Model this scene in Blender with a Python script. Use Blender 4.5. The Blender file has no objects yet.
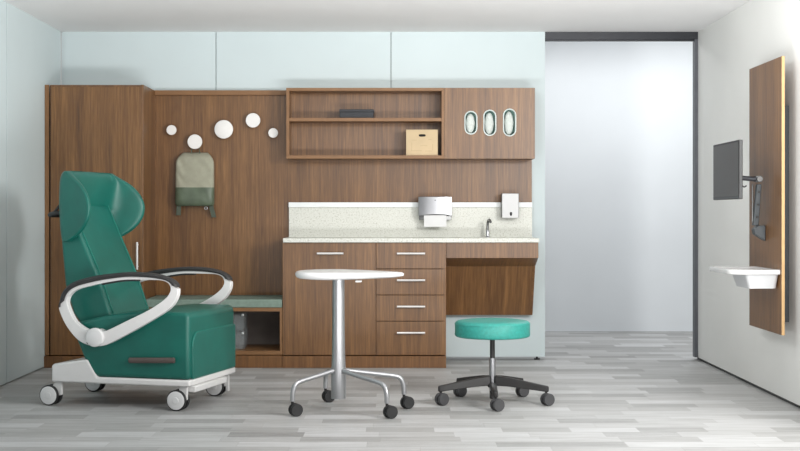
import bpy, bmesh, math, random
from mathutils import Vector, Matrix, noise
random.seed(4)
S = bpy.context.scene
C = S.collection
PI = math.pi

# ---------------------------------------------------------------- camera model (metres; X right, Y away, Z up)
CAM_H, FPX, VX, VY = 1.093, 1300.0, 395.0, 213.0
def X(px, y): return (px - VX) * y / FPX
def Z(py, y): return CAM_H - (py - VY) * y / FPX

# ---------------------------------------------------------------- materials
def lin(c):
    return tuple(((v/255)/12.92 if v/255 <= .04045 else ((v/255+.055)/1.055)**2.4) for v in c) + (1,)

class NT:
    def __init__(s, name):
        s.m = bpy.data.materials.new(name); s.m.use_nodes = True
        s.t = s.m.node_tree; s.b = s.t.nodes['Principled BSDF']
    def n(s, kind, **kw):
        nd = s.t.nodes.new(kind)
        for k, v in kw.items():
            if k in nd.inputs: nd.inputs[k].default_value = v
            else: setattr(nd, k, v)
        return nd
    def l(s, a, b): s.t.links.new(a, b)
    def math(s, op, a, b=None, c=None):
        nd = s.t.nodes.new('ShaderNodeMath'); nd.operation = op
        for i, v in enumerate((a, b, c)):
            if v is None: continue
            if isinstance(v, (int, float)): nd.inputs[i].default_value = v
            else: s.l(v, nd.inputs[i])
        return nd.outputs[0]
    def ramp(s, fac, stops):
        r = s.t.nodes.new('ShaderNodeValToRGB'); e = r.color_ramp.elements
        while len(e) < len(stops): e.new(.5)
        for i, (p, c) in enumerate(stops): e[i].position = p; e[i].color = lin(c)
        s.l(fac, r.inputs[0]); return r.outputs[0]
    def bump(s, h, strength, dist=.002):
        b = s.t.nodes.new('ShaderNodeBump'); b.inputs['Strength'].default_value = strength
        b.inputs['Distance'].default_value = dist
        s.l(h, b.inputs['Height']); s.l(b.outputs[0], s.b.inputs['Normal'])

def simple(name, col, rough=.5, metal=0, vary=.04, scale=12, bump=0, bscale=300, spec=.5, sheen=0, coat=0):
    t = NT(name); tc = t.n('ShaderNodeTexCoord')
    nz = t.n('ShaderNodeTexNoise', Scale=scale, Detail=3.0); t.l(tc.outputs['Object'], nz.inputs['Vector'])
    lo = [max(0, v*(1-vary)) for v in col]; hi = [min(255, v*(1+vary)) for v in col]
    t.l(t.ramp(nz.outputs[0], [(.3, lo), (.7, hi)]), t.b.inputs['Base Color'])
    t.b.inputs['Roughness'].default_value = rough; t.b.inputs['Metallic'].default_value = metal
    t.b.inputs['Specular IOR Level'].default_value = spec
    t.b.inputs['Sheen Weight'].default_value = sheen
    t.b.inputs['Coat Weight'].default_value = coat
    if bump:
        b = t.n('ShaderNodeTexNoise', Scale=bscale, Detail=2.0); t.l(tc.outputs['Object'], b.inputs['Vector'])
        t.bump(b.outputs[0], bump)
    return t.m

def wood(name, dark, mid, light, rough=.38, depth=1.0):
    t = NT(name); tc = t.n('ShaderNodeTexCoord')
    def nz(sc, d, dist=0.0):
        m = t.n('ShaderNodeMapping'); m.inputs['Scale'].default_value = (sc[0], sc[1]*depth, sc[2])
        t.l(tc.outputs['Object'], m.inputs['Vector'])
        q = t.n('ShaderNodeTexNoise', Scale=1.0, Detail=d, Roughness=.6, Distortion=dist); t.l(m.outputs[0], q.inputs['Vector']); return q.outputs[0]
    a = nz((13, 13, .6), 3.0, .5); b = nz((70, 70, 1.8), 4.0, .3); c = nz((260, 260, 7), 2.0)
    f = t.math('ADD', t.math('MULTIPLY', a, .30), t.math('ADD', t.math('MULTIPLY', b, .40), t.math('MULTIPLY', c, .30)))
    t.l(t.ramp(f, [(.37, dark), (.5, mid), (.63, light)]), t.b.inputs['Base Color'])
    t.b.inputs['Roughness'].default_value = rough; t.b.inputs['Specular IOR Level'].default_value = .7
    t.bump(c, .06, .001)
    return t.m

def floor_mat():
    t = NT('plank_floor'); tc = t.n('ShaderNodeTexCoord')
    sp = t.n('ShaderNodeSeparateXYZ'); t.l(tc.outputs['Object'], sp.inputs[0])
    x, y = sp.outputs[0], sp.outputs[1]
    def wn(dim, *ins):
        w = t.n('ShaderNodeTexWhiteNoise', noise_dimensions=dim)
        if dim == '1D': t.l(ins[0], w.inputs['W'])
        else:
            cb = t.n('ShaderNodeCombineXYZ')
            for i, v in enumerate(ins): t.l(v, cb.inputs[i])
            t.l(cb.outputs[0], w.inputs['Vector'])
        return w.outputs['Value']
    yy = t.math('DIVIDE', y, .138); row = t.math('FLOOR', yy)
    r1 = wn('1D', row)
    xx = t.math('DIVIDE', t.math('ADD', x, t.math('MULTIPLY', r1, 7.3)), t.math('ADD', t.math('MULTIPLY', wn('1D', t.math('ADD', row, 71.5)), .35), .32))
    cell = t.math('FLOOR', xx)
    v = wn('3D', row, cell); v2 = wn('3D', cell, row)
    # grain: stretched noise shifted per plank, ring figure on some planks
    cb = t.n('ShaderNodeCombineXYZ')
    t.l(t.math('ADD', t.math('MULTIPLY', x, 3.0), t.math('MULTIPLY', v, 40)), cb.inputs[0]); t.l(t.math('MULTIPLY', y, 42.0), cb.inputs[1]); t.l(t.math('MULTIPLY', v2, 30), cb.inputs[2])
    g = t.n('ShaderNodeTexNoise', Scale=1.0, Detail=5.0, Roughness=.65, Distortion=.4); t.l(cb.outputs[0], g.inputs['Vector'])
    cc = t.n('ShaderNodeCombineXYZ')
    t.l(t.math('ADD', t.math('MULTIPLY', x, 1.4), t.math('MULTIPLY', v2, 9)), cc.inputs[0]); t.l(t.math('MULTIPLY', y, 6.0), cc.inputs[1])
    wv = t.n('ShaderNodeTexWave', wave_type='RINGS', Scale=9.0, Distortion=5.0, Detail=2.0); wv.inputs['Detail Scale'].default_value = 1.2
    t.l(cc.outputs[0], wv.inputs['Vector'])
    ringy = t.math('MULTIPLY', t.math('GREATER_THAN', v2, .80), t.math('SUBTRACT', wv.outputs['Fac'], .65))
    f = t.math('ADD', t.math('MULTIPLY', v, .40), t.math('ADD', t.math('MULTIPLY', g.outputs[0], .68), t.math('MULTIPLY', ringy, .42)))
    col = t.ramp(f, [(.08, (120, 120, 119)), (.5, (168, 168, 167)), (.9, (203, 204, 205))])
    # joints
    fy = t.math('FRACT', yy); fx = t.math('FRACT', xx)
    j = t.math('MAXIMUM', t.math('LESS_THAN', fy, .018), t.math('LESS_THAN', fx, .004))
    mx = t.n('ShaderNodeMix', data_type='RGBA'); t.l(t.math('MULTIPLY', j, .35), mx.inputs[0]); t.l(col, mx.inputs[6]); mx.inputs[7].default_value = lin((120, 120, 118))
    t.l(mx.outputs[2], t.b.inputs['Base Color'])
    t.b.inputs['Roughness'].default_value = .48
    t.bump(g.outputs[0], .05, .001)
    return t.m

def speckle(name, base, spots):
    t = NT(name); tc = t.n('ShaderNodeTexCoord')
    q = t.n('ShaderNodeTexNoise', Scale=95.0, Detail=4.0, Roughness=.7); t.l(tc.outputs['Object'], q.inputs['Vector'])
    t.l(t.ramp(q.outputs[0], [(.38, spots), (.47, base), (.60, base), (.70, (234, 234, 229))]), t.b.inputs['Base Color'])
    t.b.inputs['Roughness'].default_value = .35
    return t.m

def clear_plastic(name):
    t = NT(name)
    t.b.inputs['Base Color'].default_value = lin((190, 198, 200)); t.b.inputs['Roughness'].default_value = .18
    t.b.inputs['Alpha'].default_value = .14
    return t.m

M = dict(
    wood=wood('walnut_laminate', (83, 53, 26), (111, 75, 38), (140, 100, 57)),
    wood_slope=wood('walnut_laminate_sloped', (83, 53, 26), (111, 75, 38), (140, 100, 57), depth=.04),
    wood_edge=simple('walnut_edge_band', (128, 92, 58), .45),
    edge_pale=simple('pale_ply_edge', (196, 160, 112), .5),
    wood_in=wood('walnut_plinth', (88, 56, 28), (113, 75, 38), (134, 94, 53)),
    floor=floor_mat(),
    wall_blue=simple('pale_blue_wall', (199, 211, 213), .6, vary=.008, scale=2),
    wall_white=simple('white_wall', (238, 239, 236), .6, vary=.008, scale=2),
    hall=simple('hall_wall', (219, 224, 228), .6, vary=.008, scale=2),
    ceil=simple('ceiling_paint', (238, 238, 238), .8, vary=.006, scale=2),
    seam=simple('panel_seam', (120, 130, 133), .7),
    dark_metal=simple('dark_grey_metal', (50, 52, 57), .4, .3),
    post=simple('grey_post', (98, 100, 106), .45, .2),
    gap_shade=simple('wall_gap_shade', (70, 71, 72), .6),
    hall_shade=simple('grey_hall_shade', (184, 186, 188), .6),
    vinyl=simple('green_vinyl', (9, 92, 81), .42, vary=.05, scale=8, bump=.05, bscale=500),
    vinyl_panel=simple('green_vinyl_panel', (10, 95, 84), .42, vary=.05, scale=8, bump=.05, bscale=500),
    piping=simple('green_piping', (28, 116, 102), .45),
    mint=simple('mint_vinyl', (46, 141, 131), .45, vary=.05, scale=60, bump=.08, bscale=700),
    sage=simple('sage_cushion', (122, 140, 129), .75, vary=.04, scale=40, bump=.1, bscale=700),
    white=simple('white_plastic', (216, 215, 214), .35, vary=.01),
    white_gloss=simple('white_gloss', (214, 214, 214), .22, vary=.01),
    disc=simple('white_disc', (233, 231, 228), .55, vary=.01),
    rubber=simple('black_rubber', (34, 34, 35), .6),
    blackp=simple('black_plastic', (40, 39, 39), .5),
    caster=simple('dark_caster', (66, 66, 68), .5),
    lever=simple('brown_grey_lever', (80, 70, 66), .5),
    silver=simple('silver_paint', (172, 173, 175), .36, .8, vary=.02),
    chrome=simple('brushed_chrome', (176, 177, 180), .28, 1, vary=.02),
    handle=simple('satin_handle', (226, 224, 222), .35, .35),
    tub=simple('satin_tub', (206, 207, 209), .3, .25, vary=.01),
    steel=simple('grey_steel', (120, 121, 121), .35, .8),
    counter=speckle('speckled_counter', (216, 217, 209), (186, 186, 174)),
    ledge=simple('white_ledge', (238, 241, 241), .4, vary=.01),
    inside=simple('cubby_interior', (112, 104, 99), .7),
    clear=clear_plastic('clear_plastic'),
    latch=simple('bin_latch', (214, 216, 217), .35),
    khaki=simple('khaki_canvas', (158, 157, 139), .85, vary=.025, scale=30, bump=.2, bscale=500),
    olive=simple('olive_leatherette', (88, 100, 82), .42, vary=.08, scale=14, bump=.1, bscale=250),
    strap=simple('olive_strap', (84, 92, 80), .8),
    charcoal=simple('charcoal_box', (52, 54, 58), .7),
    card=simple('tan_cardboard', (198, 176, 141), .75, vary=.03, scale=6, bump=.05, bscale=200),
    card_line=simple('cardboard_print', (176, 154, 119), .8),
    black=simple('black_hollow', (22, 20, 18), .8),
    rim=simple('port_rim', (196, 206, 203), .4),
    teal=simple('teal_box_lining', (150, 192, 182), .6),
    gloves=simple('white_gloves', (204, 210, 205), .6, vary=.03, scale=120, bump=.3, bscale=90),
    paper=simple('white_paper', (220, 220, 220), .8, vary=.01),
    screen=simple('monitor_screen', (58, 59, 60), .35, vary=.01),
    casing=simple('monitor_casing', (44, 45, 46), .5),
    mount=simple('grey_mount', (74, 79, 82), .5),
)

# ---------------------------------------------------------------- mesh helpers
def NB(): return bmesh.new()
def box(bm, x0, x1, y0, y1, z0, z1):
    vs = [bm.verts.new((x, y, z)) for z in (z0, z1) for y in (y0, y1) for x in (x0, x1)]
    for f in ((0, 2, 3, 1), (4, 5, 7, 6), (0, 1, 5, 4), (2, 6, 7, 3), (0, 4, 6, 2), (1, 3, 7, 5)):
        bm.faces.new([vs[i] for i in f])
    return bm
def ringfaces(bm, a, b):
    n = len(a)
    for i in range(n): bm.faces.new((a[i], a[(i+1) % n], b[(i+1) % n], b[i]))
def loft(bm, rings, caps=True, closed=False):
    R = [[bm.verts.new(p) for p in r] for r in rings]
    for a, b in zip(R, R[1:]): ringfaces(bm, a, b)
    if closed: ringfaces(bm, R[-1], R[0])
    elif caps: bm.faces.new(R[0][::-1]); bm.faces.new(R[-1])
    return bm
def frame_of(d):
    d = d.normalized(); up = Vector((0, 0, 1)) if abs(d.z) < .95 else Vector((1, 0, 0))
    a = d.cross(up).normalized(); return a, d.cross(a).normalized()
def cyl(bm, p0, p1, r0, r1=None, n=24):
    p0, p1 = Vector(p0), Vector(p1); r1 = r0 if r1 is None else r1
    a, b = frame_of(p1-p0)
    ring = lambda p, r: [p + (a*math.cos(t)+b*math.sin(t))*r for t in [2*PI*i/n for i in range(n)]]
    return loft(bm, [ring(p0, r0), ring(p1, r1)])
def lathe(bm, prof, c, axis=(0, 0, 1), n=32):      # prof: (radius, distance along axis)
    c, ax = Vector(c), Vector(axis).normalized(); a, b = frame_of(ax)
    return loft(bm, [[c + ax*h + (a*math.cos(2*PI*i/n)+b*math.sin(2*PI*i/n))*max(r, 1e-4) for i in range(n)] for r, h in prof])
def smooth_path(pts, k=6, closed=False):
    P = [Vector(p) for p in pts]; n = len(P); out = []
    for i in range(n if closed else n-1):
        g = lambda j: P[j % n] if closed else P[min(max(j, 0), n-1)]
        a, b, c, d = g(i-1), g(i), g(i+1), g(i+2)
        for s in range(k):
            t = s/k
            out.append(.5*((2*b)+(c-a)*t+(2*a-5*b+4*c-d)*t*t+(3*b-a-3*c+d)*t**3))
    if not closed: out.append(P[-1])
    return out
def tube(bm, pts, r, n=12, sx=1, sy=1):
    P = [Vector(p) for p in pts]; a = None; rings = []
    for i, p in enumerate(P):
        d = (P[min(i+1, len(P)-1)] - P[max(i-1, 0)]).normalized()
        if a is None: a, b = frame_of(d)
        else:
            a = (a - d*a.dot(d)).normalized(); b = d.cross(a)
        rr = r[i] if isinstance(r, list) else r
        rings.append([p + a*math.cos(2*PI*k/n)*rr*sx + b*math.sin(2*PI*k/n)*rr*sy for k in range(n)])
    return loft(bm, rings)
def prism(bm, outline, f, a, b):                    # outline of 2-D points, f(p, depth) -> 3-D point
    return loft(bm, [[f(p, a) for p in outline], [f(p, b) for p in outline]])
def plate_with_holes(bm, outer, holes, f, a, b):    # flat plate with real openings
    loops = []
    for lp in [outer]+holes:
        vs = [bm.verts.new(f(p, a)) for p in lp]; loops.append(vs)
    es = [bm.edges.new((vs[i], vs[(i+1) % len(vs)])) for vs in loops for i in range(len(vs))]
    bmesh.ops.triangle_fill(bm, use_beauty=True, edges=es)
    front = list(bm.faces); d = Vector(f((0, 0), b)) - Vector(f((0, 0), a))
    mp = {v: bm.verts.new(v.co + d) for lp in loops for v in lp}
    for fc in front: bm.faces.new([mp[v] for v in reversed(fc.verts)])
    for vs in loops: 
        for i in range(len(vs)):
            p, q = vs[i], vs[(i+1) % len(vs)]; bm.faces.new((p, q, mp[q], mp[p]))
    return bm
def stadium(cx, cz, w, h, n=10):
    r = w/2; out = []
    for i in range(n+1): t = PI*i/n; out.append((cx+r*math.cos(t), cz+h/2-r+r*math.sin(t)))
    for i in range(n+1): t = PI+PI*i/n; out.append((cx+r*math.cos(t), cz-h/2+r+r*math.sin(t)))
    return out
def rrect(x0, x1, y0, y1, radii, n=6):              # radii for corners x0y0, x1y0, x1y1, x0y1
    out = []
    for (cx, cy, a0), r in zip(((x0, y0, PI), (x1, y0, 1.5*PI), (x1, y1, 0), (x0, y1, .5*PI)), radii):
        sx = 1 if cx == x0 else -1; sy = 1 if cy == y0 else -1
        for i in range(n+1):
            t = a0 + .5*PI*i/n
            out.append((cx+sx*r+r*math.cos(t), cy+sy*r+r*math.sin(t)))
    return out

def obj(name, bm, mat, parent=None, bevel=0, seg=2, sub=0, smooth=True, base=None, label=None, solid=0, angle=35):
    bmesh.ops.remove_doubles(bm, verts=bm.verts, dist=1e-6)
    bmesh.ops.recalc_face_normals(bm, faces=bm.faces)
    if base is None and parent is not None:
        r = parent
        base = Vector((0, 0, 0))
        while r is not None: base = base + r.location; r = r.parent
        if parent.get('local_build') or (parent.parent and parent.parent.get('local_build')): base = None
    if base is not None: bmesh.ops.translate(bm, verts=bm.verts, vec=-Vector(base))
    me = bpy.data.meshes.new(name); bm.to_mesh(me); bm.free()
    for m in (mat if isinstance(mat, (list, tuple)) else [mat]): me.materials.append(m)
    o = bpy.data.objects.new(name, me); C.objects.link(o)
    if parent is not None: o.parent = parent
    elif base is not None: o.location = base
    if solid:
        s = o.modifiers.new('thickness', 'SOLIDIFY'); s.thickness = solid; s.offset = 1
    if bevel:
        b = o.modifiers.new('bevel', 'BEVEL'); b.width = bevel; b.segments = seg; b.limit_method = 'ANGLE'; b.angle_limit = math.radians(30)
    if sub:
        s = o.modifiers.new('subdivision', 'SUBSURF'); s.levels = sub; s.render_levels = sub
    if smooth:
        me.polygons.foreach_set('use_smooth', [True]*len(me.polygons))
        me.set_sharp_from_angle(angle=math.radians(angle))
    if label: o['label'] = label
    return o
def thing(name, label, cat, loc, rotz=0, group=None, local=False):
    o = bpy.data.objects.new(name, None); C.objects.link(o); o.empty_display_size = .1
    o.location = loc; o.rotation_euler = (0, 0, rotz); o['label'] = label; o['category'] = cat
    if group: o['group'] = group
    if local: o['local_build'] = 1
    return o
def tag(o, label, cat, group=None):
    o['label'] = label; o['category'] = cat
    if group: o['group'] = group
    return o
def struct(name, bm, mat, **k):
    o = obj(name, bm, mat, **k); o['kind'] = 'structure'; return o
def dup(root, loc, label):
    r = root.copy(); C.objects.link(r); r.location = loc; r['label'] = label
    for ch in list(root.children):
        c = ch.copy(); C.objects.link(c); c.parent = r
        for g in ch.children:
            d = g.copy(); C.objects.link(d); d.parent = c
    return r

# ---------------------------------------------------------------- the setting
YB = 9.665                                          # face of the back wall
XL, XR, XD, XE = -2.479, 2.253, 1.115, 1.014         # left wall, right wall, door opening, end of the casework
HC = 2.44
YHALL = 11.94
struct('floor', box(NB(), -4.2, 5.2, -1.0, YHALL, -.1, 0), M['floor'])
struct('ceiling', box(NB(), XL-.09, XR+.1, 6.4, YB+.08, HC, HC+.1), M['ceil'])
struct('ceiling_hall', box(NB(), -4.2, 5.2, YB+.08, YHALL+.1, 2.84, 2.94), M['ceil'])
struct('wall_bulkhead', box(NB(), -4.2, 5.2, YB+.03, YB+.08, HC+.1, 2.94), M['wall_white'])
bm = NB()                                           # back wall: three panels with fine gaps
s1, s2 = X(216, YB), X(391, YB)
for a, b in ((XL, s1-.0025), (s1+.0025, s2-.0025), (s2+.0025, XD)): box(bm, a, b, YB, YB+.03, .025, HC)
nf = len(bm.faces); box(bm, XL, XD-.004, YB+.03, YB+.08, .025, HC); bm.faces.ensure_lookup_table()
for f in bm.faces[nf:]: f.material_index = 1
w = struct('wall_back', bm, [M['wall_blue'], M['seam']], smooth=False)
bm = NB()
for a, b in ((6.2, 8.293), (8.308, 9.640)): box(bm, XL-.03, XL, a, b, .008, HC)
nf = len(bm.faces); box(bm, XL-.09, XL-.03, 6.2, 9.745, 0, HC); bm.faces.ensure_lookup_table()
for f in bm.faces[nf:]: f.material_index = 1
struct('wall_left', bm, [M['wall_blue'], M['seam']], smooth=False)
struct('wall_right', box(NB(), XR, XR+.1, 6.0, 9.745, .02, HC), M['wall_white'], smooth=False)
struct('gap_shade_right', box(NB(), XR+.012, XR+.09, 6.0, 9.74, 0, .02), M['gap_shade'], smooth=False)  # dark strip standing in for the shaded gap under the wall panels
struct('wall_hall', box(NB(), -2.5, 5.2, YHALL, YHALL+.1, 0, 2.84), M['hall'], smooth=False)
struct('hall_shade_strip', box(NB(), -2.5, 5.2, YHALL-.012, YHALL, 0, .008), M['hall_shade'], smooth=False)  # thin grey strip standing in for the floor shadow at the hall wall
bm = box(NB(), XD, XR, YB, YB+.07, HC-.055, HC)
box(bm, XD, XR, YB+.02, YB+.05, HC-.066, HC-.055)
struct('trim_1', bm, M['dark_metal'], smooth=False)
struct('trim_2', box(NB(), XR-.024, XR, YB, YB+.07, .02, HC-.055), M['post'], smooth=False)
bm = NB()
for fx in (X(537.5, YB),):
    cyl(bm, (fx, YB+.04, 0), (fx, YB+.04, .008), .022); cyl(bm, (fx, YB+.04, .008), (fx, YB+.04, .025), .008)
struct('trim_3', bm, M['rubber'])

# ---------------------------------------------------------------- casework along the back wall
YF = 9.19                                           # cabinet fronts
YP = 9.635                                          # face of the wood wall panel
G = .003
PL = .086                                            # plinth height
ZC0, ZC1 = .885, .915                               # countertop
def bar_handle(name, parent, p0, p1, y, r=.0075):
    p0, p1 = Vector(p0), Vector(p1); bm = NB(); d = (p1-p0).normalized()
    yb = y-.032
    tube(bm, [(p0.x, yb, p0.z), (p1.x, yb, p1.z)], r, 10)
    for q in (p0+d*.02, p1-d*.02): cyl(bm, (q.x, yb, q.z), (q.x, y, q.z), .005, n=10)
    return obj(name, bm, M['handle'], parent)

# wardrobe
xw1 = X(143.5, YF)
t = thing('wardrobe', 'tall walnut wardrobe with one full-height door, standing in the left corner', 'wardrobe', ((XL+xw1)/2, 9.42, 0))
bm = NB()
box(bm, xw1-.02, xw1, YF+.001, YB, PL, 2.0); box(bm, XL+.032, XL+.05, YF+.022, YB, PL, 2.0)
box(bm, XL+.05, xw1-.02, YF+.022, YB, 1.98, 2.0); box(bm, XL+.05, xw1-.02, YF+.022, YB, PL, PL+.02); box(bm, XL+.05, xw1-.02, YB-.012, YB, PL+.02, 1.98)
obj('carcass', bm, M['wood'], t, .001, 1, smooth=False)
obj('filler_strip', box(NB(), XL+.002, XL+.03, YF+.004, YF+.022, PL, 2.0), M['wood_edge'], t, .001, 1, smooth=False)
d = obj('door', box(NB(), XL+.046, xw1-.004, YF, YF+.02, PL+G, 1.985), M['wood'], t, .0015, 2, smooth=False)
bar_handle('handle', d, (X(138, YF), 0, Z(269.3, YF)), (X(138, YF), 0, Z(242, YF)), YF)
obj('plinth', box(NB(), XL+.002, xw1, YF-.016, YB, 0, PL-.004), M['wood_in'], t, .001, 1, smooth=False)

# wall panel behind bench and counter
xb1 = X(282.5, YF)                                  # bench right end, cabinet left end
xu0 = X(286.2, 9.42)
t = thing('wood_backing', 'flat walnut wall panel behind the coat hooks, backpack and counter', 'wall panel', ((xw1+XE)/2, 9.65, .5))
L = [(xw1, .485), (xu0, .485), (xu0, .92), (XE, .92), (XE, 2.0), (xw1, 2.0)]
obj('panel', prism(NB(), L, lambda p, d: (p[0], d, p[1]), YP, YB), M['wood'], t, smooth=False)
obj('top_rail', box(NB(), xw1+.001, xu0-.002, YP-.03, YP, 1.965, 2.0), M['wood_edge'], t, .002, 2, smooth=False)

# bench with cubby and cushion
bx0 = xw1+.001
t = thing('bench', 'low walnut bench with an open cubby and a sage green seat pad', 'bench', ((bx0+xb1)/2, 9.42, 0))
bm = NB(); zr0, zr1 = .398, .424
xb1 -= .0015
box(bm, bx0, xb1, YF+.004, YB, zr0, zr1)
box(bm, bx0, xb1, YF+.004, YB, PL+.004, .118)
for a, b in ((bx0, bx0+.018), (xb1-.018, xb1)): box(bm, a, b, YF+.004, YB, .118, zr0)
obj('frame', bm, M['wood_edge'], t, .001, 1, smooth=False)
bm = box(NB(), bx0+.018, xb1-.018, YB-.02, YB-.002, .118, zr0)
obj('back_board', bm, M['inside'], t, smooth=False)
obj('plinth', box(NB(), bx0, xb1, YF-.016, YB, 0, PL), M['wood_in'], t, .001, 1, smooth=False)
obj('cushion', box(NB(), bx0+.004, xb1-.002, YF-.004, YB-.004, .424, .482), M['sage'], t, .008, 3)
xb1 += .0015

# two clear bins in the cubby
def bin_(z, label):
    t = thing('storage_bin', label, 'storage bin', (X(205, 9.34), 9.40, z), group=None)
    x0, x1 = X(166, 9.34), X(245.5, 9.34)
    bm = NB(); h = .118
    o0 = rrect(x0+.008, x1-.008, 9.288, 9.532, (.015,)*4, 4); o1 = rrect(x0, x1, 9.28, 9.54, (.015,)*4, 4)
    i1 = rrect(x0+.004, x1-.004, 9.284, 9.536, (.015,)*4, 4); i0 = rrect(x0+.012, x1-.012, 9.292, 9.528, (.015,)*4, 4)
    loft(bm, [[(p[0], p[1], z) for p in o0], [(p[0], p[1], z+h) for p in o1], [(p[0], p[1], z+h) for p in i1], [(p[0], p[1], z+.004) for p in i0]])
    obj('tub', bm, M['clear'], t)
    obj('lid', prism(NB(), rrect(x0-.004, x1+.004, 9.276, 9.544, (.016,)*4, 4), lambda p, d: (p[0], p[1], d), z+h, z+h+.012), M['clear'], t, .003, 2)
    for lx in (x1-.012, x0+.03):
        obj('latch', box(NB(), lx-.008, lx+.008, 9.264, 9.276, z+h-.008, z+h+.008), M['latch'], t, .003, 2)
    return t
bin_(.118, 'clear plastic lidded bin on the cubby floor, lower of the two in the bench')
bin_(.2485, 'clear plastic lidded bin stacked on top of the other in the bench cubby')

# base cabinet
xc1 = X(446, YF); xm = X(376, YF)
t = thing('base_cabinet', 'walnut base cabinet with one wide door and four drawers under the counter', 'cabinet', ((xb1+xc1)/2, 9.42, 0))
bm = NB()
box(bm, xb1, xb1+.018, YF+.022, YB, PL, ZC0); box(bm, xc1-.018, xc1, YF+.001, YB, PL, ZC0); box(bm, xm-.009, xm+.009, YF+.024, YB, PL, ZC0)
box(bm, xb1+.018, xc1-.018, YF+.022, YB, PL, PL+.018); box(bm, xb1+.018, xc1-.018, YF+.022, YB, ZC0-.02, ZC0); box(bm, xb1+.018, xc1-.018, YB-.01, YB, PL+.018, ZC0-.02)
obj('carcass', bm, M['wood_in'], t, smooth=False)
d = obj('door', box(NB(), xb1+.001, xm-.0015, YF, YF+.02, PL+G, ZC0-.003), M['wood'], t, .0012, 2, smooth=False)
bar_handle('handle', d, (X(317.2, YF), 0, Z(253.3, YF)), (X(343.6, YF), 0, Z(253.3, YF)), YF)
ys = [None, 268.9, 295.0, 321.2, None]
zz = [ZC0-.003] + [Z(v, YF) for v in ys[1:4]] + [PL+G]
for k, hy in enumerate((253.4, 280.0, 306.3, 332.5)):
    d = obj('drawer', box(NB(), xm+.0015, xc1-.001, YF, YF+.02, zz[k+1]+(.002 if k < 3 else 0), zz[k]-(.002 if k else 0)), M['wood'], t, .0012, 2, smooth=False)
    bar_handle('handle', d, (X(397, YF), 0, Z(hy, YF)), (X(425, YF), 0, Z(hy, YF)), YF)
obj('plinth', box(NB(), xb1, xc1, YF-.02, YB, 0, PL-.003), M['wood_in'], t, .001, 1, smooth=False)

# sink apron over the knee space
a0, a1 = xc1+.002, XE
t = thing('sink_apron', 'walnut apron with a sloped panel over the open knee space, right of the drawers', 'sink apron', ((a0+a1)/2, 9.45, .34))
obj('apron', box(NB(), a0, a1, YF, YF+.02, Z(258, YF), ZC0), M['wood'], t, .0012, 2, smooth=False)
side = [(YF+.02, Z(258, YF)+.0), (9.40, Z(266.3, 9.40)), (9.59, Z(315, 9.59)), (9.605, Z(315, 9.59)), (9.42, Z(266.3, 9.40)+.012), (YF+.02, Z(258, YF)+.02)]
obj('sloped_panel', prism(NB(), side, lambda p, d: (d, p[0], p[1]), a0, a1-.018), M['wood_slope'], t, smooth=False)
gable = [(YF+.02, ZC0), (YF+.02, Z(258, YF)), (9.40, Z(266.3, 9.40)), (9.59, Z(315, 9.59)), (YB, Z(315, 9.59)), (YB, ZC0)]
obj('side_gable', prism(NB(), gable, lambda p, d: (d, p[0], p[1]), a1-.018, a1), M['wood'], t, smooth=False)

# countertop (with a basin let in), backsplash
t = thing('countertop', 'long speckled off-white countertop on the base cabinet and sink apron', 'countertop', (.1, 9.4, ZC0))
hole = rrect(.46, .90, 9.25, 9.44, (.03,)*4, 5)
bm = NB(); cx0 = X(283, 9.17)
plate_with_holes(bm, [(cx0, 9.17), (XE+.004, 9.17), (XE+.004, YB), (cx0, YB)], [hole], lambda p, d: (p[0], p[1], d), ZC1, ZC0)
obj('slab', bm, M['counter'], t, .002, 2, smooth=False)
bm = NB(); hb = rrect(.49, .87, 9.27, 9.42, (.04,)*4, 5); ho = rrect(.455, .905, 9.245, 9.445, (.03,)*4, 5); hu = rrect(.485, .875, 9.265, 9.425, (.04,)*4, 5)
loft(bm, [[(*p, ZC0-.005) for p in ho], [(*p, ZC0-.095) for p in hu], [(*p, ZC0-.09) for p in hb], [(*p, ZC0) for p in hole]])
obj('basin', bm, M['white_gloss'], t)
bsx = X(289, 9.61)
t = thing('backsplash', 'speckled stone backsplash with a white ledge, standing on the countertop', 'backsplash', (.1, 9.62, ZC1))
zl0, zl1 = Z(207.3, 9.595), Z(202.3, 9.595)
obj('slab', box(NB(), bsx, XE, 9.61, YP, ZC1, zl0), M['counter'], t, smooth=False)
obj('ledge', box(NB(), bsx-.002, XE, 9.595, YP, zl0, zl1), M['ledge'], t, .002, 2, smooth=False)

# open shelf unit and wall cabinet
YU = 9.42; uz0, uz1 = Z(158.6, YU), 2.0; xu1 = X(444.3, YU)
t = thing('open_shelf', 'open walnut wall shelf with two levels, holding the black and tan boxes', 'shelf', ((xu0+xu1)/2, 9.53, uz0))
obj('top_board', box(NB(), xu0, xu1, YU, YP, uz1-.022, uz1), M['wood_edge'], t, .001, 1, smooth=False)
zb1 = uz0+.024
obj('bottom_board', box(NB(), xu0, xu1, YU, YP, uz0, zb1), M['wood_edge'], t, .001, 1, smooth=False)
for a, b in ((xu0, xu0+.022), (xu1-.02, xu1)): obj('side_board', box(NB(), a, b, YU, YP, zb1, uz1-.022), M['wood_edge'], t, .001, 1, smooth=False)
sz0, sz1 = Z(121.2, YU), Z(117.8, YU)
obj('middle_shelf', box(NB(), xu0+.022, xu1-.02, YU+.003, YP, sz0, sz1), M['wood_edge'], t, .001, 1, smooth=False)
obj('back_panel', box(NB(), xu0+.022, xu1-.02, YP-.008, YP-.0002, zb1, uz1-.022), M['wood'], t, smooth=False)

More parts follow.
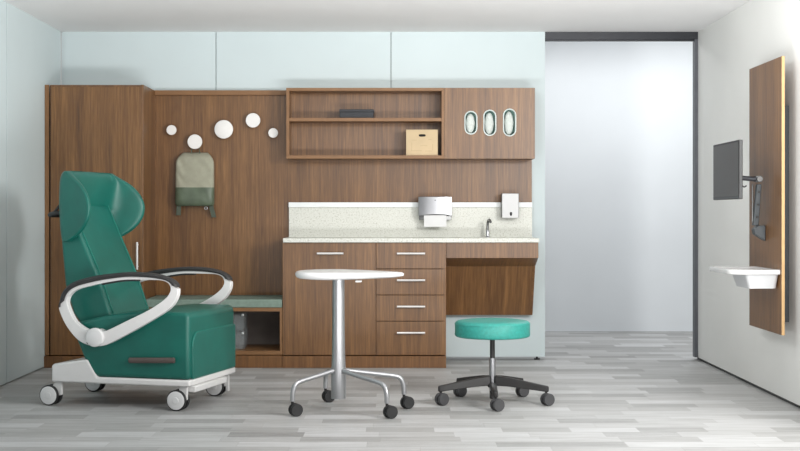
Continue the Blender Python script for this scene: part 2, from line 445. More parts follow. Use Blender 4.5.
t = thing('wall_cabinet', 'closed walnut wall cabinet with three oval openings in its door', 'cabinet', ((xu1+XE)/2, 9.53, uz0))
c0 = xu1+.001
bm = NB()
for a, b in ((c0, c0+.016), (XE-.016, XE)): box(bm, a, b, YU+.021, YP, uz0, uz1)
box(bm, c0+.016, XE-.016, YU+.021, YP, uz0, uz0+.018); box(bm, c0+.016, XE-.016, YU+.021, YP, uz1-.018, uz1); box(bm, c0+.016, XE-.016, YP-.008, YP, uz0+.018, uz1-.018)
shz = 1.60
box(bm, c0+.016, XE-.016, YU+.03, YP-.008, shz-.016, shz)
obj('carcass', bm, M['wood_in'], t, smooth=False)
ports = [(X(470.9, YU), Z(122.7, YU), .080, .158), (X(489.8, YU), Z(122.8, YU), .080, .176), (X(509.6, YU), Z(122.5, YU), .082, .188)]
bm = NB(); fxz = lambda p, d: (p[0], d, p[1])
plate_with_holes(bm, [(c0, uz0), (XE, uz0), (XE, uz1), (c0, uz1)], [stadium(px_, pz_, w_, h_) for px_, pz_, w_, h_ in ports], fxz, YU, YU+.02)
d = obj('door', bm, M['wood'], t, smooth=False)
for px_, pz_, w_, h_ in ports:
    bm = NB(); rings = []
    for dw, yy in ((.014, YU), (.014, YU-.004), (.002, YU-.005), (-.003, YU-.002), (-.003, YU+.022), (.0, YU+.022)):
        rings.append([(q[0], yy, q[1]) for q in stadium(px_, pz_, w_+dw, h_+dw)])
    loft(bm, rings, caps=False, closed=True)
    obj('port_rim', bm, M['rim'], d)
for (px_, pz_, w_, h_), lb in zip(ports, ('leftmost of three white glove packs in the oval openings of the wall cabinet', 'middle of three white glove packs in the oval openings of the wall cabinet', 'rightmost and tallest of three white glove packs in the oval cabinet openings')):
    g = thing('glove_pack', lb, 'glove pack', (px_, 9.46, shz), group='glove packs in the wall cabinet')
    bm = NB(); bt = pz_+h_/2+.012; y0, y1 = YU+.024, 9.50
    box(bm, px_-.062, px_+.062, y1-.004, y1, shz, bt); box(bm, px_-.062, px_-.056, y0, y1-.004, shz, bt); box(bm, px_+.056, px_+.062, y0, y1-.004, shz, bt)
    box(bm, px_-.056, px_+.056, y0, y1-.004, shz, shz+.004); box(bm, px_-.056, px_+.056, y0, y1-.004, bt-.004, bt)
    obj('carton', bm, M['teal'], g, smooth=False)
    bm = NB(); rings = []; n = 24; K = 18
    for i in range(K+1):
        s = -1+2*i/K; z = pz_-.003+s*(h_/2-.006); k = max(.03, (1-abs(s)**2.2)**.62)
        rings.append([(px_-.003+.034*k*math.cos(q)*(1+.06*math.sin(5*q+i)), YU+.034+.030*k*math.sin(q)*(1+.10*math.sin(3*q+i*1.7)), z) for q in [2*PI*j/n for j in range(n)]])
    loft(bm, rings); obj('gloves', bm, M['gloves'], g, angle=60)

# boxes on the open shelf
t = thing('storage_box', 'flat charcoal box lying on the upper level of the open shelf', 'box', (X(356, YU+.05), 9.53, sz1))
x0, x1, zt = X(339.4, YU+.03), X(373.8, YU+.03), Z(109.2, YU+.03)
obj('tray', box(NB(), x0+.002, x1-.002, YU+.032, 9.60, sz1, zt-.02), M['charcoal'], t, .003, 2)
obj('lid', box(NB(), x0, x1, YU+.03, 9.602, zt-.0195, zt), M['charcoal'], t, .003, 2)
t = thing('cardboard_box', 'tan cardboard box with a black hand slot on the lower shelf level', 'box', (X(422, YU+.03), 9.53, zb1))
yb = YU+.03; x0, x1, zt = X(406.2, yb), X(437.8, yb), Z(130.2, yb)
sx, szc = X(422.2, yb), Z(135.4, yb)
slot = [(sx+.026*math.cos(q)*1.0, szc+.0095*math.sin(q)) for q in [2*PI*i/16 for i in range(16)]]
slot = [(sx+(abs(math.cos(q))**.5)*(1 if math.cos(q) >= 0 else -1)*.025, szc+(abs(math.sin(q))**.6)*(1 if math.sin(q) >= 0 else -1)*.009) for q in [2*PI*i/20 for i in range(20)]]
bm = NB(); plate_with_holes(bm, [(x0, zb1), (x1, zb1), (x1, zt-.03), (x1, zt), (x0, zt), (x0, zt-.03)], [slot], fxz, yb, yb+.004)
box(bm, x0, x0+.004, yb+.004, 9.62, zb1, zt); box(bm, x1-.004, x1, yb+.004, 9.62, zb1, zt); box(bm, x0+.004, x1-.004, 9.616, 9.62, zb1, zt); box(bm, x0+.004, x1-.004, yb+.004, 9.616, zb1, zb1+.004)
nf = len(bm.faces); W, Hh = x1-x0, zt-zb1
def ln(xa, xb_, za, zb_): box(bm, xa, xb_, yb-.0006, yb+.001, za, zb_)
for u0, u1, v in ((.18, .33, .60), (.70, .80, .63), (.45, .67, .38), (.15, .5, .18), (.6, .82, .17)): ln(x0+u0*W, x0+u1*W, zb1+v*Hh, zb1+v*Hh+.0025)
for u, v0, v1 in ((.83, .2, .45), (.17, .2, .5)): ln(x0+u*W, x0+u*W+.0025, zb1+v0*Hh, zb1+v1*Hh)
bm.faces.ensure_lookup_table()
for f in bm.faces[nf:]: f.material_index = 1
obj('carton', bm, [M['card'], M['card_line']], t, smooth=False)
obj('lid', box(NB(), x0-.001, x1+.001, yb-.002, 9.621, zt, zt+.004), M['card'], t, smooth=False)
obj('slot_shade', box(NB(), sx-.035, sx+.035, yb+.012, yb+.016, szc-.02, szc+.018), M['black'], t, smooth=False)  # black sheet standing in for the shade inside the hand slot

# dispensers and faucet
yd = 9.495; yw = 9.595
x0, x1 = X(418.4, yd), X(452, yd); z0, z1 = Z(220, yd), Z(196.6, yd)
t = thing('towel_dispenser', 'wide silver paper towel dispenser mounted above the middle of the counter', 'dispenser', ((x0+x1)/2, yw, z0))
def bow(u, y_edge, y_mid): return y_edge + (y_mid-y_edge)*(1-(2*u-1)**2)
N = 16
def cover(bm, xa, xb_, za, zb_, ye, ym, arch=0):
    bot, top = [], []
    for i in range(N+1):
        u = i/N; x = xa+(xb_-xa)*u
        a_ = arch*max(0, min(1, (1-abs(2*u-1.1)*1.25)*4)) if arch else 0
        bot.append(((x, bow(u, ye, ym), za+a_))); top.append((x, bow(u, ye, ym), zb_))
    for lo_, hi_ in (( [(xa, yw, za)]+bot+[(xb_, yw, za)], [(xa, yw, zb_)]+top+[(xb_, yw, zb_)]),): loft(bm, [lo_, hi_])
    return bm
zm = Z(215.8, yd)
obj('cover', cover(NB(), x0, x1, zm, z1, yd+.012, yd-.004, .010), M['chrome'], t, .003, 2)
obj('tray', cover(NB(), x0+.006, x1-.002, z0, zm-.001, yd+.03, yd+.016), M['steel'], t, .002, 2)
bm = cyl(NB(), ((x0+x1)/2, yd-.0045, Z(200.3, yd)), ((x0+x1)/2, yd-.001, Z(200.3, yd)), .0045, n=12)
obj('key_lock', bm, M['blackp'], t)
xa, xb_ = X(424, yd), X(446.5, yd); zp = Z(226.8, yd); bm = NB()
pts = [(yd+.006, zp), (yd+.004, zp+.02), (yd+.007, zm+.004), (yd+.0085, zm+.004), (yd+.0055, zp+.02), (yd+.0075, zp)]
prism(bm, pts, lambda p, d: (d, p[0], p[1]), xa, xb_)
tag(obj('paper_towel', bm, M['paper'], base=((xa+xb_)/2, yd, zp)), 'white paper towel hanging out of the silver dispenser', 'paper towel')

x0, x1 = X(501.8, yd), X(519.2, yd); z0, z1 = Z(218, yd), Z(193.4, yd)
t = thing('soap_dispenser', 'glossy white soap dispenser with a small black nozzle above the faucet', 'dispenser', ((x0+x1)/2, yw, z0))
obj('back_plate', box(NB(), x0, x1, yd+.02, yw, z0+.002, z1), M['steel'], t, .003, 2)
obj('front_cover', box(NB(), x0+.002, x1-.004, yd, yd+.02, z0, z1-.001), M['white_gloss'], t, .004, 3)
bm = lathe(NB(), [(.004, 0), (.009, .003), (.010, .012), (.007, .024), (.003, .028)], (X(511, yd), yd+.006, Z(212, yd)), (0, -.25, -1), 14)
obj('nozzle', bm, M['blackp'], t)

yf = 9.52; xf = X(487.6, yf)
t = thing('faucet', 'slim grey gooseneck faucet rising from the counter under the soap dispenser', 'faucet', (xf, yf, ZC1))
obj('base', lathe(NB(), [(.020, 0), (.020, .004), (.013, .008), (.0125, .05), (.010, .055)], (xf, yf, ZC1), n=20), M['chrome'], t)
pts = [(xf, yf, ZC1+.055), (xf+.001, yf, ZC1+.095), (xf+.003, yf-.012, ZC1+.118), (xf+.007, yf-.045, ZC1+.128), (xf+.011, yf-.085, ZC1+.124), (xf+.013, yf-.11, ZC1+.112)]
obj('spout', tube(NB(), smooth_path(pts), .0095, 12), M['steel'], t)

# coat hooks and backpack
yh = 9.575
hooks = [(171.3, 130.0, 5.0, 'small white round coat hook nearest the tall wardrobe'),
         (194.7, 141.7, 7.35, 'medium white round coat hook the backpack hangs from, lowest of the five'),
         (223.6, 129.3, 9.3, 'largest white round coat hook, in the middle of the row'),
         (252.9, 120.3, 7.3, 'medium white round coat hook, highest of the five'),
         (273.1, 132.9, 4.9, 'small white round coat hook nearest the open wall shelf')]
for px_, py_, pr, lb in hooks:
    hx, hz, r = X(px_, yh), Z(py_, yh), pr*yh/FPX
    t = thing('coat_hook', lb, 'coat hook', (hx, YP, hz), group='round coat hooks on the walnut panel')
    obj('disc', lathe(NB(), [(r*.8, .002), (r*.97, 0), (r, -.003), (r, -.011), (r*.985, -.0135), (r*.95, -.015)], (hx, yh+.015, hz), (0, 1, 0), 40), M['disc'], t)
    obj('stem', lathe(NB(), [(.014, 0), (.012, .03), (.012, YP-yh-.017)], (hx, yh+.016, hz), (0, 1, 0), 16), M['disc'], t)

bx, bz0, bz1 = X(194.4, 9.56), Z(206, 9.56), Z(152.2, 9.56)
t = thing('backpack', 'khaki canvas backpack with an olive lower half, hanging from a coat hook', 'backpack', (bx, YP, bz0))
H_, W_ = bz1-bz0, .1435
def bag_ring(z, n=40):
    u = (z-bz0)/H_
    w = W_*(1-.03*u)
    if u > .76: q = (u-.76)/.24; w *= (1-.36*q**2.4)
    if u < .06: w *= 1-.06*(1-u/.06)
    dp = .105*(1-.32*u)
    if u > .86: q = (u-.86)/.14; dp *= max(.30, 1-.70*q*q)
    if u < .12: dp *= .80+.20*math.sqrt(u/.12)
    out = []
    for k in range(n):
        a = 2*PI*k/n; c, s = math.cos(a), math.sin(a); e_ = .48
        px_ = (abs(c)**e_)*(1 if c >= 0 else -1)*w; py_ = (abs(s)**e_)*(1 if s >= 0 else -1)*dp/2
        p = Vector((bx+px_, YP-.004-dp/2-py_, z))
        if s > 0:
            nv = noise.noise(Vector((p.x*15, 3, p.z*9)))+.6*noise.noise(Vector((p.x*28+p.z*16, 7, p.z*6)))
            amp = .012 if u > .34 else .006
            p.y -= nv*amp*min(1, s*1.4)
        if p.y > YP-.001: p.y = YP-.001
        out.append(p)
    return out
zs = bz0+H_*.345
bm = NB(); loft(bm, [bag_ring(zs+(bz1-zs)*i/22) for i in range(23)]); obj('upper_body', bm, M['khaki'], t, angle=60)
bm = NB(); loft(bm, [bag_ring(bz0+(zs-bz0)*i/12) for i in range(13)]); obj('lower_panel', bm, M['olive'], t, angle=60)
hx, hz = X(194.7, yh), Z(141.7, yh)
pts = [(hx-.030, YP-.035, bz1-.012), (hx-.026, YP-.032, bz1+.03), (hx-.016, YP-.03, hz+.006), (hx, YP-.03, hz+.018), (hx+.016, YP-.03, hz+.006), (hx+.028, YP-.032, bz1+.03), (hx+.036, YP-.035, bz1-.012)]
obj('grab_loop', tube(NB(), smooth_path(pts), .006, 8, 1.4, .7), M['strap'], t)
for sx_, w_, ln_ in ((-.118, .017, .068), (.122, .017, .084)):
    bm = NB(); x = bx+sx_; k = .10 if sx_ > 0 else -.02
    pts = [(x, YP-.05, bz0+.03), (x, YP-.055, bz0-.01), (x+k*.1, YP-.05, bz0-ln_*.6), (x+k*.18, YP-.045, bz0-ln_)]
    P = smooth_path(pts, 5); loft(bm, [[(p.x-w_, p.y-.003, p.z), (p.x+w_, p.y-.003, p.z), (p.x+w_, p.y+.003, p.z), (p.x-w_, p.y+.003, p.z)] for p in P])
    obj('strap', bm, M['strap'], t, .0015, 1)
bm = NB(); q = [Vector((X(205.8, 9.53)+.010*math.cos(a), YP-.10, Z(208.2, 9.53)+.010*math.sin(a))) for a in [2*PI*i/16 for i in range(17)]]
tube(bm, q, .0032, 8); obj('buckle', bm, M['silver'], t)

# ---------------------------------------------------------------- casters
def twin_wheel(bm, c, ax, r, w, gap):
    c, ax = Vector(c), Vector(ax).normalized()
    for s in (-1, 1):
        lathe(bm, [(r*.55, 0), (r*.93, 0), (r, w*.22), (r, w*.78), (r*.93, w), (r*.55, w)], c+ax*(s*(gap/2+w/2)-w/2), ax, 28)
    return bm

# ---------------------------------------------------------------- recliner (built in its own frame: x forward, y away from the camera)
rec = thing('recliner', 'green wingback medical recliner on white casters in front of the wardrobe', 'recliner', (-1.527, 7.597, 0), math.radians(-15.5), local=True)
uz = lambda p, d: (p[0], d, p[1])
HWB = .325
base = [(-.345, .135), (-.345, .228), (-.33, .238), (-.12, .270), (-.06, .172), (.505, .172), (.505, .136)]
obj('base_frame', prism(NB(), base, uz, -.332, .332), M['white'], rec, .010, 3)
bm = prism(NB(), [(.470, .100), (.518, .100), (.522, .136), (.470, .136)], uz, -.285, .16)
box(bm, .450, .472, .296, .318, .026, .1365)
obj('front_apron', bm, M['white'], rec, .006, 2)
body = [(-.06, .1725), (.499, .1725), (.499, .53), (.47, .545), (.25, .548), (.0, .52), (-.20, .475), (-.23, .46), (-.200, .393), (-.148, .276), (-.092, .18)]
obj('seat', prism(NB(), body, uz, -HWB, HWB), M['vinyl'], rec, .022, 4, angle=40)
pan = rrect(-.288, .318, .176, .428, (.01, .01, .02, .075), 7)
fp = obj('footrest_panel', prism(NB(), pan, lambda p, d: (d, p[0], p[1]), .480, .507), M['vinyl_panel'], rec, .005, 3)
P = [Vector((.5025, a, b)) for a, b in rrect(-.291, .321, .176, .431, (.01, .01, .02, .075), 7)]
obj('seam', tube(NB(), P[7:], .0028, 6), M['piping'], fp)
# backrest
back = [(-.005, .47), (-.027, .545), (-.100, .740), (-.200, .955), (-.288, 1.145), (-.325, 1.15), (-.340, 1.05), (-.328, .881), (-.308, .681), (-.255, .52), (-.20, .45)]
bk = obj('backrest', prism(NB(), back, uz, -.25, .25), M['vinyl'], rec, .028, 4, angle=40)
fr = [(-.004, .505), (-.027, .545), (-.100, .740), (-.200, .955), (-.285, 1.145)]
for vy in (-.215, .215):
    P = smooth_path([(u+.0015, vy, z+.001) for u, z in fr], 5)
    obj('seam', tube(NB(), P, .0032, 6), M['piping'], bk)
# headrest with wings: stacked C-shaped slices
REACH = [(.925, -.285), (.945, -.240), (.97, -.197), (1.0, -.160), (1.04, -.127), (1.08, -.110), (1.13, -.105), (1.18, -.117), (1.22, -.142), (1.26, -.178), (1.295, -.222), (1.32, -.262), (1.336, -.285)]
def interp(T, z):
    if z <= T[0][0]: return T[0][1]
    for (a, b), (c, d) in zip(T, T[1:]):
        if z <= c: return b+(d-b)*(z-a)/(c-a)
    return T[-1][1]
FACE = [(.9, -.325), (1.10, -.315), (1.125, -.288), (1.16, -.276), (1.25, -.262), (1.295, -.258), (1.322, -.272), (1.336, -.290)]
REAR = [(.925, -.318), (1.0, -.330), (1.15, -.338), (1.28, -.334), (1.32, -.326), (1.336, -.312)]
def c_slice(z):
    ur, uc = interp(REAR, z), interp(FACE, z); F = max(interp(REACH, z)+.010*min(1, max(0, (1.31-z)/.05)), uc+.012)
    top = max(0, (z-1.27)/.066)
    wo = lambda u: .292 - .018*top*top + .062*max(0, (u-ur)/.24)**1.2
    th = lambda u: .055 - .020*max(0, (u-ur)/.24)
    wi = lambda u: wo(u)-th(u)
    h = [(uc, 0), (uc, .08), (uc, .15), (uc+.003, .195)]
    n = 7
    for i in range(n):
        q = i/(n-1); u = uc+.010+(F-.010-uc-.010)*q
        if F-uc < .03: u = uc+.004+(F-uc-.006)*q
        fil = max(0, 1-q*3)**2*.02
        h.append((u, max(.20, wi(u)-fil)))
    h.append((F-.002, wi(F)+th(F)*.22)); h.append((F, wi(F)+th(F)*.5)); h.append((F-.003, wi(F)+th(F)*.82))
    for i in range(n):
        q = i/(n-1); u = F-.012+(ur+.030-F+.012)*q
        if F-.012 < ur+.030: u = F-.004+(ur+.014-F+.004)*q
        h.append((u, wo(u)))
    h += [(ur+.010, wo(ur)-.010), (ur+.001, wo(ur)-.035), (ur, .17), (ur, .08), (ur, 0)]
    return [(u, v, z) for u, v in h] + [(u, -v, z) for u, v in h[-2:0:-1]]
bm = NB()
zl = [.925, .935, .95, .975, 1.0, 1.03, 1.06, 1.09, 1.112, 1.124, 1.14, 1.17, 1.20, 1.23, 1.26, 1.285, 1.305, 1.32, 1.330, 1.336]
loft(bm, [c_slice(z) for z in zl])
hd = obj('headrest', bm, M['vinyl'], rec, sub=1, angle=180)
P = smooth_path([(interp(FACE, 1.122)+.004, v, 1.120) for v in (-.21, -.1, 0, .1, .21)], 4)
obj('seam', tube(NB(), P, .003, 6), M['lever'], hd)
for v in (-1, 1):
    P = smooth_path([(interp(FACE, z)+.0025, v*w_, z) for z, w_ in ((1.13, .205), (1.18, .208), (1.24, .212), (1.29, .218), (1.318, .224))], 4)
    obj('seam', tube(NB(), P, .0022, 6), M['piping'], hd)
# arms
pairs = [((-.262, .581), (-.205, .600)), ((-.256, .536), (-.193, .560)), ((-.218, .464), (-.150, .495)), ((-.155, .393), (-.085, .460)), ((-.093, .361), (-.04, .452)),
         ((-.031, .352), (.0, .453)), ((.03, .362), (.043, .464)), ((.134, .411), (.15, .513)), ((.286, .492), (.286, .575)), ((.406, .566), (.376, .626)),
         ((.454, .628), (.412, .671)), ((.460, .688), (.402, .706)), ((.436, .722), (.37, .722)), ((.376, .748), (.31, .724)), ((.286, .763), (.24, .724)),
         ((.165, .766), (.14, .722)), ((.05, .756), (.03, .705)), ((-.05, .741), (-.05, .688)), ((-.174, .706), (-.143, .662)), ((-.237, .655), (-.190, .635))]
pairs = [(o_, (i_[0]+(o_[0]-i_[0])*q, i_[1]+(o_[1]-i_[1])*q)) for (o_, i_), q in zip(pairs, [.14]*2+[.2]*7+[.14]*3+[.05]*6+[.1]*2)]
K = 5
outer = smooth_path([(p[0][0], 0, p[0][1]) for p in pairs], K, True); inner = smooth_path([(p[1][0], 0, p[1][1]) for p in pairs], K, True)
n_ = len(outer); pad0 = 11*K; pad1 = n_                # pad runs from pair 12 over the top to the rear
for s in (-1, 1):
    vc = s*.372
    bm = NB(); rings = []
    for i in range(n_):
        o_, i_ = outer[i], inner[i]
        if i >= pad0: o_ = o_.lerp(i_, .60)
        rings.append([(o_.x, vc-.020, o_.z), (o_.x, vc+.020, o_.z), (i_.x, vc+.020, i_.z), (i_.x, vc-.020, i_.z)])
    loft(bm, rings, closed=True)
    arm = obj('armrest', bm, M['white'], rec, .006, 2)
    bm = NB(); rings = []
    for i in list(range(pad0, n_))+[0, 1, 2]:
        o_, i_ = outer[i % n_], inner[i % n_]; m_ = o_.lerp(i_, .60 if i >= pad0 else .22)
        rings.append([(o_.x, vc-.020, o_.z), (o_.x, vc+.020, o_.z), (o_.x*.6+m_.x*.4, vc+.031, o_.z*.6+m_.z*.4), (m_.x, vc+.030, m_.z), (m_.x, vc-.030, m_.z), (o_.x*.6+m_.x*.4, vc-.031, o_.z*.6+m_.z*.4)])
    loft(bm, rings); obj('arm_pad', bm, M['blackp'], arm, .004, 2)
    bm = NB(); rings = []
    for i in range(14*K+1, 17*K-2):
        i_ = inner[i]; rings.append([(i_.x, vc-.014, i_.z+.002), (i_.x, vc+.014, i_.z+.002), (i_.x, vc+.012, i_.z-.010), (i_.x, vc-.012, i_.z-.010)])
    loft(bm, rings); obj('slit_shade', bm, M['blackp'], arm, .002, 1)  # black strip standing in for the dark slit under the pad
    bm = lathe(NB(), [(.053, 0), (.053, .016), (.050, .022), (.044, .025)], (-.034, vc+s*.0195, .402), (0, s, 0), 40)
    cap = obj('pivot_cap', bm, M['white_gloss'], arm)
    bm = cyl(NB(), (-.034, s*.322, .40), (-.034, vc-s*.0195, .40), .045); obj('pivot_boss', bm, M['white'], arm)
    if s < 0: obj('lock_button', lathe(NB(), [(.009, 0), (.009, .012), (.006, .015)], (-.075, vc-.0195, .372), (0, -1, 0), 14), M['blackp'], arm)
bm = tube(NB(), [(.148, -.346, .275), (.16, -.348, .275), (.41, -.348, .282), (.424, -.346, .282)], .0145, 12, .8, 1.1)
for u in (.18, .39): cyl(bm, (u, -.345, .277), (u, -.323, .277), .008, n=10)
obj('footrest_lever', bm, M['lever'], rec, .002, 1)
P = smooth_path([(-.33, -.19, 1.098), (-.40, -.19, 1.092), (-.436, -.185, 1.084), (-.446, -.14, 1.080), (-.446, .14, 1.080), (-.436, .185, 1.084), (-.40, .19, 1.092), (-.33, .19, 1.098)], 6)
bm = tube(NB(), P, .013, 10)
for v in (-.19, .19): tube(bm, [(-.33, v, 1.15), (-.375, v, 1.135), (-.41, v, 1.095)], .009, 8)
obj('push_handle', bm, M['blackp'], rec)
for cu, su, cv in ((.423, .462, -.30), (.39, .44, .30), (-.364, -.310, -.30), (-.40, -.33, .28)):
    r = .0585; w_ = .020; gp = .024
    bm = NB()
    prism(bm, [(su-.022, .136), (su+.020, .136), (su+.016, .06), (cu+.012, .05), (cu-.012, .058), (cu-.006, .09)] if True else [], uz, cv-.010, cv+.010)
    cst = obj('caster', bm, M['white'], rec, .004, 2)
    for s in (-1, 1):
        c = Vector((cu, cv+s*(gp/2+w_/2), r))
        bm = lathe(NB(), [(.02, -w_/2), (r*.94, -w_/2), (r, -w_*.25), (r, w_*.25), (r*.94, w_/2), (.02, w_/2)], c, (0, 1, 0), 32)
        obj('wheel', bm, M['rubber'], cst)
        o_ = s*(w_/2)
        bm = lathe(NB(), [(.051, 0), (.051, .003), (.047, .0045), (.019, .0045), (.017, .007), (.002, .0075)], c+Vector((0, o_, 0)), (0, s, 0), 32)
        obj('hub_cover', bm, M['white_gloss'], cst)

# ---------------------------------------------------------------- overbed table
tx, ty = -.313, 7.20
tb = thing('overbed_table', 'white teardrop-topped side table on a silver column with four wheeled legs', 'table', (tx, ty, 0))
top = [(-.238, -.01), (-.228, -.09), (-.175, -.165), (-.085, -.20), (.02, -.195), (.14, -.165), (.26, -.125), (.335, -.09), (.362, -.045), (.352, .0), (.29, .07), (.18, .17), (.07, .25), (-.04, .285), (-.14, .25), (-.21, .16), (-.236, .07)]
O = smooth_path([(tx+a, ty+b, 0) for a, b in top], 4, True)
cen = Vector((tx-.02, ty, 0)); bm = NB(); rings = []
for k, z in ((.60, .727), (.90, .733), (.965, .740), (.993, .750), (1, .757), (.995, .764), (.975, .7695), (.93, .771), (.5, .771)):
    rings.append([(cen.x+(p.x-cen.x)*k, cen.y+(p.y-cen.y)*k, z + (.006*max(0, (p.x-tx)/.37) if z < .75 else -.004*max(0, (p.x-tx)/.37))) for p in O])
loft(bm, rings); obj('tabletop', bm, M['white_gloss'], tb, angle=180)
obj('column', lathe(NB(), [(.030, .066), (.041, .067), (.041, .20), (.0365, .30), (.034, .50), (.033, .7265)], (tx, ty, 0), n=36), M['silver'], tb, angle=60)
for q in ((-.5525, 7.007), (-.4026, 7.53), (-.0427, 6.933), (.0504, 7.279)):
    d = Vector((q[0]-tx, q[1]-ty, 0)); L_ = d.length; d.normalize()
    at = lambda r_, z: Vector((tx, ty, 0))+d*r_+Vector((0, 0, z))
    P = smooth_path([at(.036, .222), at(L_*.45, .203), at(L_-.065, .184), at(L_-.022, .168), at(L_-.003, .128), at(L_, .078)], 6)
    obj('leg', tube(NB(), P,   .0132, 14), M['silver'], tb)
    wc = at(L_, 0)+Vector((.018, -.012, 0)); ax = Vector((.55, -1, 0)) if q[0] > -.2 else Vector((.5, -1, 0))
    cst = obj('caster', twin_wheel(NB(), (wc.x, wc.y, .0345), ax, .0345, .020, .010), M['rubber'], tb)
    bm = cyl(NB(), at(L_, .055), at(L_, .080), .008, n=12); cyl(bm, (wc.x, wc.y, .036), (at(L_, .058)), .011, n=12)
    obj('stem', bm, M['blackp'], cst)
bm = box(NB(), tx+.098, tx+.132, ty-.17, ty-.06, .718, .726); obj('height_lever', bm, M['handle'], tb, .003, 2)

# ---------------------------------------------------------------- stool
sx0, sy0 = .562, 7.50
st = thing('stool', 'round mint green rolling stool with a black five-star base', 'stool', (sx0, sy0, 0))
R_ = .2165
obj('seat', lathe(NB(), [(.12, .380), (R_-.012, .380), (R_-.003, .384), (R_, .392), (R_, .452), (R_-.003, .463), (R_-.012, .470), (R_-.04, .4745), (.10, .477), (.0, .4775)], (sx0, sy0, 0), n=64), M['mint'], st, angle=80)
seat = st.children[0]
for zz_ in (.396, .455):
    q = [Vector((sx0+(R_+.0004)*math.cos(a), sy0+(R_+.0004)*math.sin(a), zz_)) for a in [2*PI*i/64 for i in range(65)]]
    obj('seam', tube(NB(), q, .0018, 6), M['mint'], seat)
obj('lift_rod', cyl(NB(), (sx0, sy0, .255), (sx0, sy0, .380), .0145), M['blackp'], st)
obj('seat_plate', lathe(NB(), [(.09, .372), (.09, .380), (.02, .3801)], (sx0, sy0, 0)), M['blackp'], st)
obj('sleeve', lathe(NB(), [(.015, .258), (.019, .256), (.019, .07), (.015, .07)], (sx0, sy0, 0)), M['chrome'], st)
obj('hub', lathe(NB(), [(.012, .022), (.0165, .023), (.0165, .07), (.016, .085), (.027, .090), (.027, .112), (.022, .116), (.0195, .116)], (sx0, sy0, 0), n=30), M['blackp'], st)
for k in range(5):
    a = math.radians(-91+72*k); d = Vector((math.cos(a), math.sin(a), 0)); n = Vector((-d.y, d.x, 0)); Cn = Vector((sx0, sy0, 0))
    secs = []
    for r_, z0_, z1_, w_ in ((.0185, .100, .155, .024), (.10, .098, .147, .022), (.20, .088, .130, .019), (.29, .079, .114, .016), (.322, .075, .109, .014), (.330, .076, .105, .010)):
        p = Cn+d*r_; z1_ = min(z1_, .116) if k == 0 else z1_
        secs.append([p-n*w_+Vector((0, 0, z0_)), p+n*w_+Vector((0, 0, z0_)), p+n*w_*.75+Vector((0, 0, z1_)), p-n*w_*.75+Vector((0, 0, z1_))])
    obj('leg', loft(NB(), secs), M['blackp'], st, .004, 2)
    p = Cn+d*.315; off = Vector((.006, -.016, 0)) if k != 0 else Vector((.008, -.01, 0)); wc = p+off
    ax = Vector((.45 if k in (0, 1, 2) else .7, -1, 0))
    cst = obj('caster', twin_wheel(NB(), (wc.x, wc.y, .035), ax, .035, .021, .010), M['caster'], st)
    bm = cyl(NB(), p+Vector((0, 0, .05)), p+Vector((0, 0, .080)), .007, n=12); cyl(bm, (wc.x, wc.y, .036), p+Vector((0, 0, .056)), .011, n=12)
    obj('stem', bm, M['blackp'], cst)

# ---------------------------------------------------------------- right wall: panel, monitor, arm, shelf
XF = 2.153; yn, yfar = 7.238, 7.90; pz0, pz1 = .412, 1.967
t = thing('equipment_panel', 'tall walnut board hung on the right wall behind the monitor arm and shelf', 'wall panel', (XF, (yn+yfar)/2, pz0))
obj('board', box(NB(), XF, XF+.017, yn+.0015, yfar, pz0, pz1), M['wood'], t, .001, 1, smooth=False)
obj('end_band', box(NB(), XF, XF+.017, yn, yn+.0014, pz0, pz1), M['edge_pale'], t, smooth=False, label='pale edge band on the near end')
obj('mount', box(NB(), XF+.017, XR, 7.43, 7.72, .47, 1.708), M['mount'], t, .002, 1, smooth=False)

t = thing('monitor', 'dark flat monitor held out from the right wall on an arm', 'monitor', (1.93, 7.49, 1.17))
mx, m0, m1, mz0, mz1 = 1.905, 7.20, 7.785, 1.170, 1.500
obj('casing', box(NB(), mx, mx+.022, m0, m1, mz0, mz1), M['casing'], t, .005, 3)
obj('rear_housing', box(NB(), mx+.0225, mx+.045, m0+.12, m1-.12, mz0+.06, mz1-.06), M['casing'], t, .008, 3)
obj('screen', box(NB(), mx-.0012, mx-.0002, m0+.012, m1-.012, mz0+.018, mz1-.012), M['screen'], t, smooth=False)
bm = box(NB(), mx-.0009, mx-.0001, m0+.012, m1-.012, mz0+.004, mz0+.016); obj('lower_bezel', bm, M['mount'], t, smooth=False)

t = thing('monitor_mount', 'grey jointed monitor arm bolted to the walnut board on the right wall', 'monitor arm', (XF, 7.58, .96))
ja = Vector((2.098, 7.50, 1.289))
ya = 7.58
bm = NB(); side = [(XF, .930), (XF, 1.020), (XF-.045, 1.020), (XF-.068, 1.000), (XF-.062, .970)]
prism(bm, side, lambda p, d: (p[0], d, p[1]), ya-.032, ya+.032); obj('wall_bracket', bm, M['mount'], t, .005, 2)
lo = Vector((2.098, ya-.01, 1.02))
secs = []
for k in range(9):
    q = k/8; p = lo.lerp(ja+Vector((0, .0, -.03)), q); w_ = .019-.004*q; dd = .017-.003*q
    secs.append([p+Vector((-dd, -w_, 0)), p+Vector((dd, -w_, 0)), p+Vector((dd, w_, 0)), p+Vector((-dd, w_, 0))])
la = obj('lower_arm', loft(NB(), secs), M['mount'], t, .006, 2)
for q in (.18, .45, .72):
    p = lo.lerp(ja, q); obj('arm_screw', cyl(NB(), p+Vector((-.0, -.030, 0)), p+Vector((0, -.018, 0)), .007, n=12), M['blackp'], la)
bm = tube(NB(), [lo+Vector((-.022, -.022, .02)), lo+Vector((-.022, -.022,   .24))], .005, 8); obj('gas_strut', bm, M['steel'], la)
obj('elbow_joint', cyl(NB(), ja+Vector((0, -.030, 0)), ja+Vector((0, .030, 0)), .019), M['steel'], t, .004, 2)
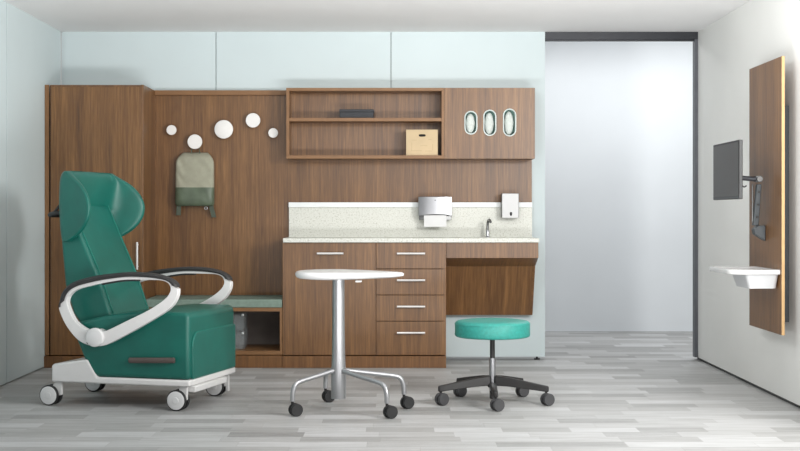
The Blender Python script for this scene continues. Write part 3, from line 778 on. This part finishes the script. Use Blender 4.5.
bm = NB(); e0 = ja+Vector((-.02, -.006, 0)); e1 = Vector((1.965, 7.495, 1.297))
tube(bm, [e0, e0.lerp(e1, .5), e1], [.016, .014, .016], 14); obj('upper_arm', bm, M['dark_metal'], t)
obj('head_plate', box(NB(), 1.9502, 1.963, 7.445, 7.545, 1.25, 1.35), M['dark_metal'], t, .003, 2)
P = smooth_path([(1.99, 7.47, 1.275), (1.992, 7.47, 1.255), (2.005, 7.47, 1.243), (2.02, 7.47, 1.25)], 5); obj('cable_clip', tube(NB(), P, .004, 8), M['blackp'], t)

t = thing('wall_tray', 'small white shelf with a tapered tub under it on the right wall board', 'shelf', (2.02, 7.5, .67))
sh = rrect(1.871, XF, 7.26, 7.745, (.075, .004, .004, .012), 8)
bm = NB(); rings = []
cx_, cy_ = 2.03, 7.5
for k, z in ((.985, .748), (1, .751), (1, .772), (.992, .775), (.90, .775), (.88, .772)):
    rings.append([(min(XF, cx_+(p[0]-cx_)*k), cy_+(p[1]-cy_)*k, z) for p in sh])
loft(bm, rings); obj('top', bm, M['white_gloss'], t, angle=50)
tub1 = rrect(1.962, XF-.004, 7.275, 7.60, (.02,)*4, 5); tub0 = rrect(1.985, XF-.012, 7.295, 7.575, (.02,)*4, 5)
obj('tub', loft(NB(), [[(*p, .668) for p in tub0], [(*p, .678) for p in [((a-2.06)*1.02+2.06, b) for a, b in tub0]], [(*p, .7478) for p in tub1]]), M['tub'], t, .003, 2, angle=50)

# ---------------------------------------------------------------- light
def area(name, loc, target, sx_, sy_, power, col=(1, 1, 1)):
    l = bpy.data.lights.new(name, 'AREA'); l.shape = 'RECTANGLE'; l.size = sx_; l.size_y = sy_; l.energy = power; l.color = col
    o = bpy.data.objects.new(name, l); C.objects.link(o); o.location = loc
    o.rotation_euler = (Vector(target)-Vector(loc)).to_track_quat('-Z', 'Y').to_euler(); return o
area('window_daylight', (2.55, 4.7, 1.9), (-.4, 9.2, 1.2), .75, .75, 122, (1, .99, .965))
area('wood_sheen_fill', (1.5, 3.6, 2.25), (.6, 9.4, 1.6), 1.1, .5, 34, (1, .99, .98))  # added soft fill, out of view, whitens the walnut on the right
area('ceiling_fill', (.6, 4.5, .2), (.6, 4.6, 2.44), 3.6, 1.2, 300, (1, .99, .985))  # added fill below the frame, aimed up to brighten the ceiling
area('right_wall_fill', (-.4, 5.3, 2.3), (2.25, 7.4, 1.5), .8, .4, 22, (1, .99, .97))  # added fill, out of view, brightens the right wall from the left
area('hall_lamp', (2.2, 10.9, 2.82), (2.2, 10.9, 0), 3.0, .6, 42, (1, 1, 1))
wld = bpy.data.worlds.new('world'); S.world = wld; wld.use_nodes = True
bg = wld.node_tree.nodes['Background']; bg.inputs[0].default_value = (.98, .99, 1, 1); bg.inputs[1].default_value = .42

# ---------------------------------------------------------------- camera
cd = bpy.data.cameras.new('camera'); cam = bpy.data.objects.new('camera', cd); C.objects.link(cam)
cam.location = (0, 0, CAM_H); cam.rotation_euler = (PI/2, 0, 0)
cd.sensor_width = 36; cd.lens = FPX/800*36
cd.shift_x = (400-VX)/800; cd.shift_y = -(225.5-VY)/800
S.camera = cam
for k in list(rec.keys()):
    if k == 'local_build': del rec[k]
vs = S.view_settings
vs.view_transform = 'Standard'; vs.look = 'None'; vs.gamma = 1; vs.use_curve_mapping = False; vs.exposure = 0
S.cycles.max_bounces = 8
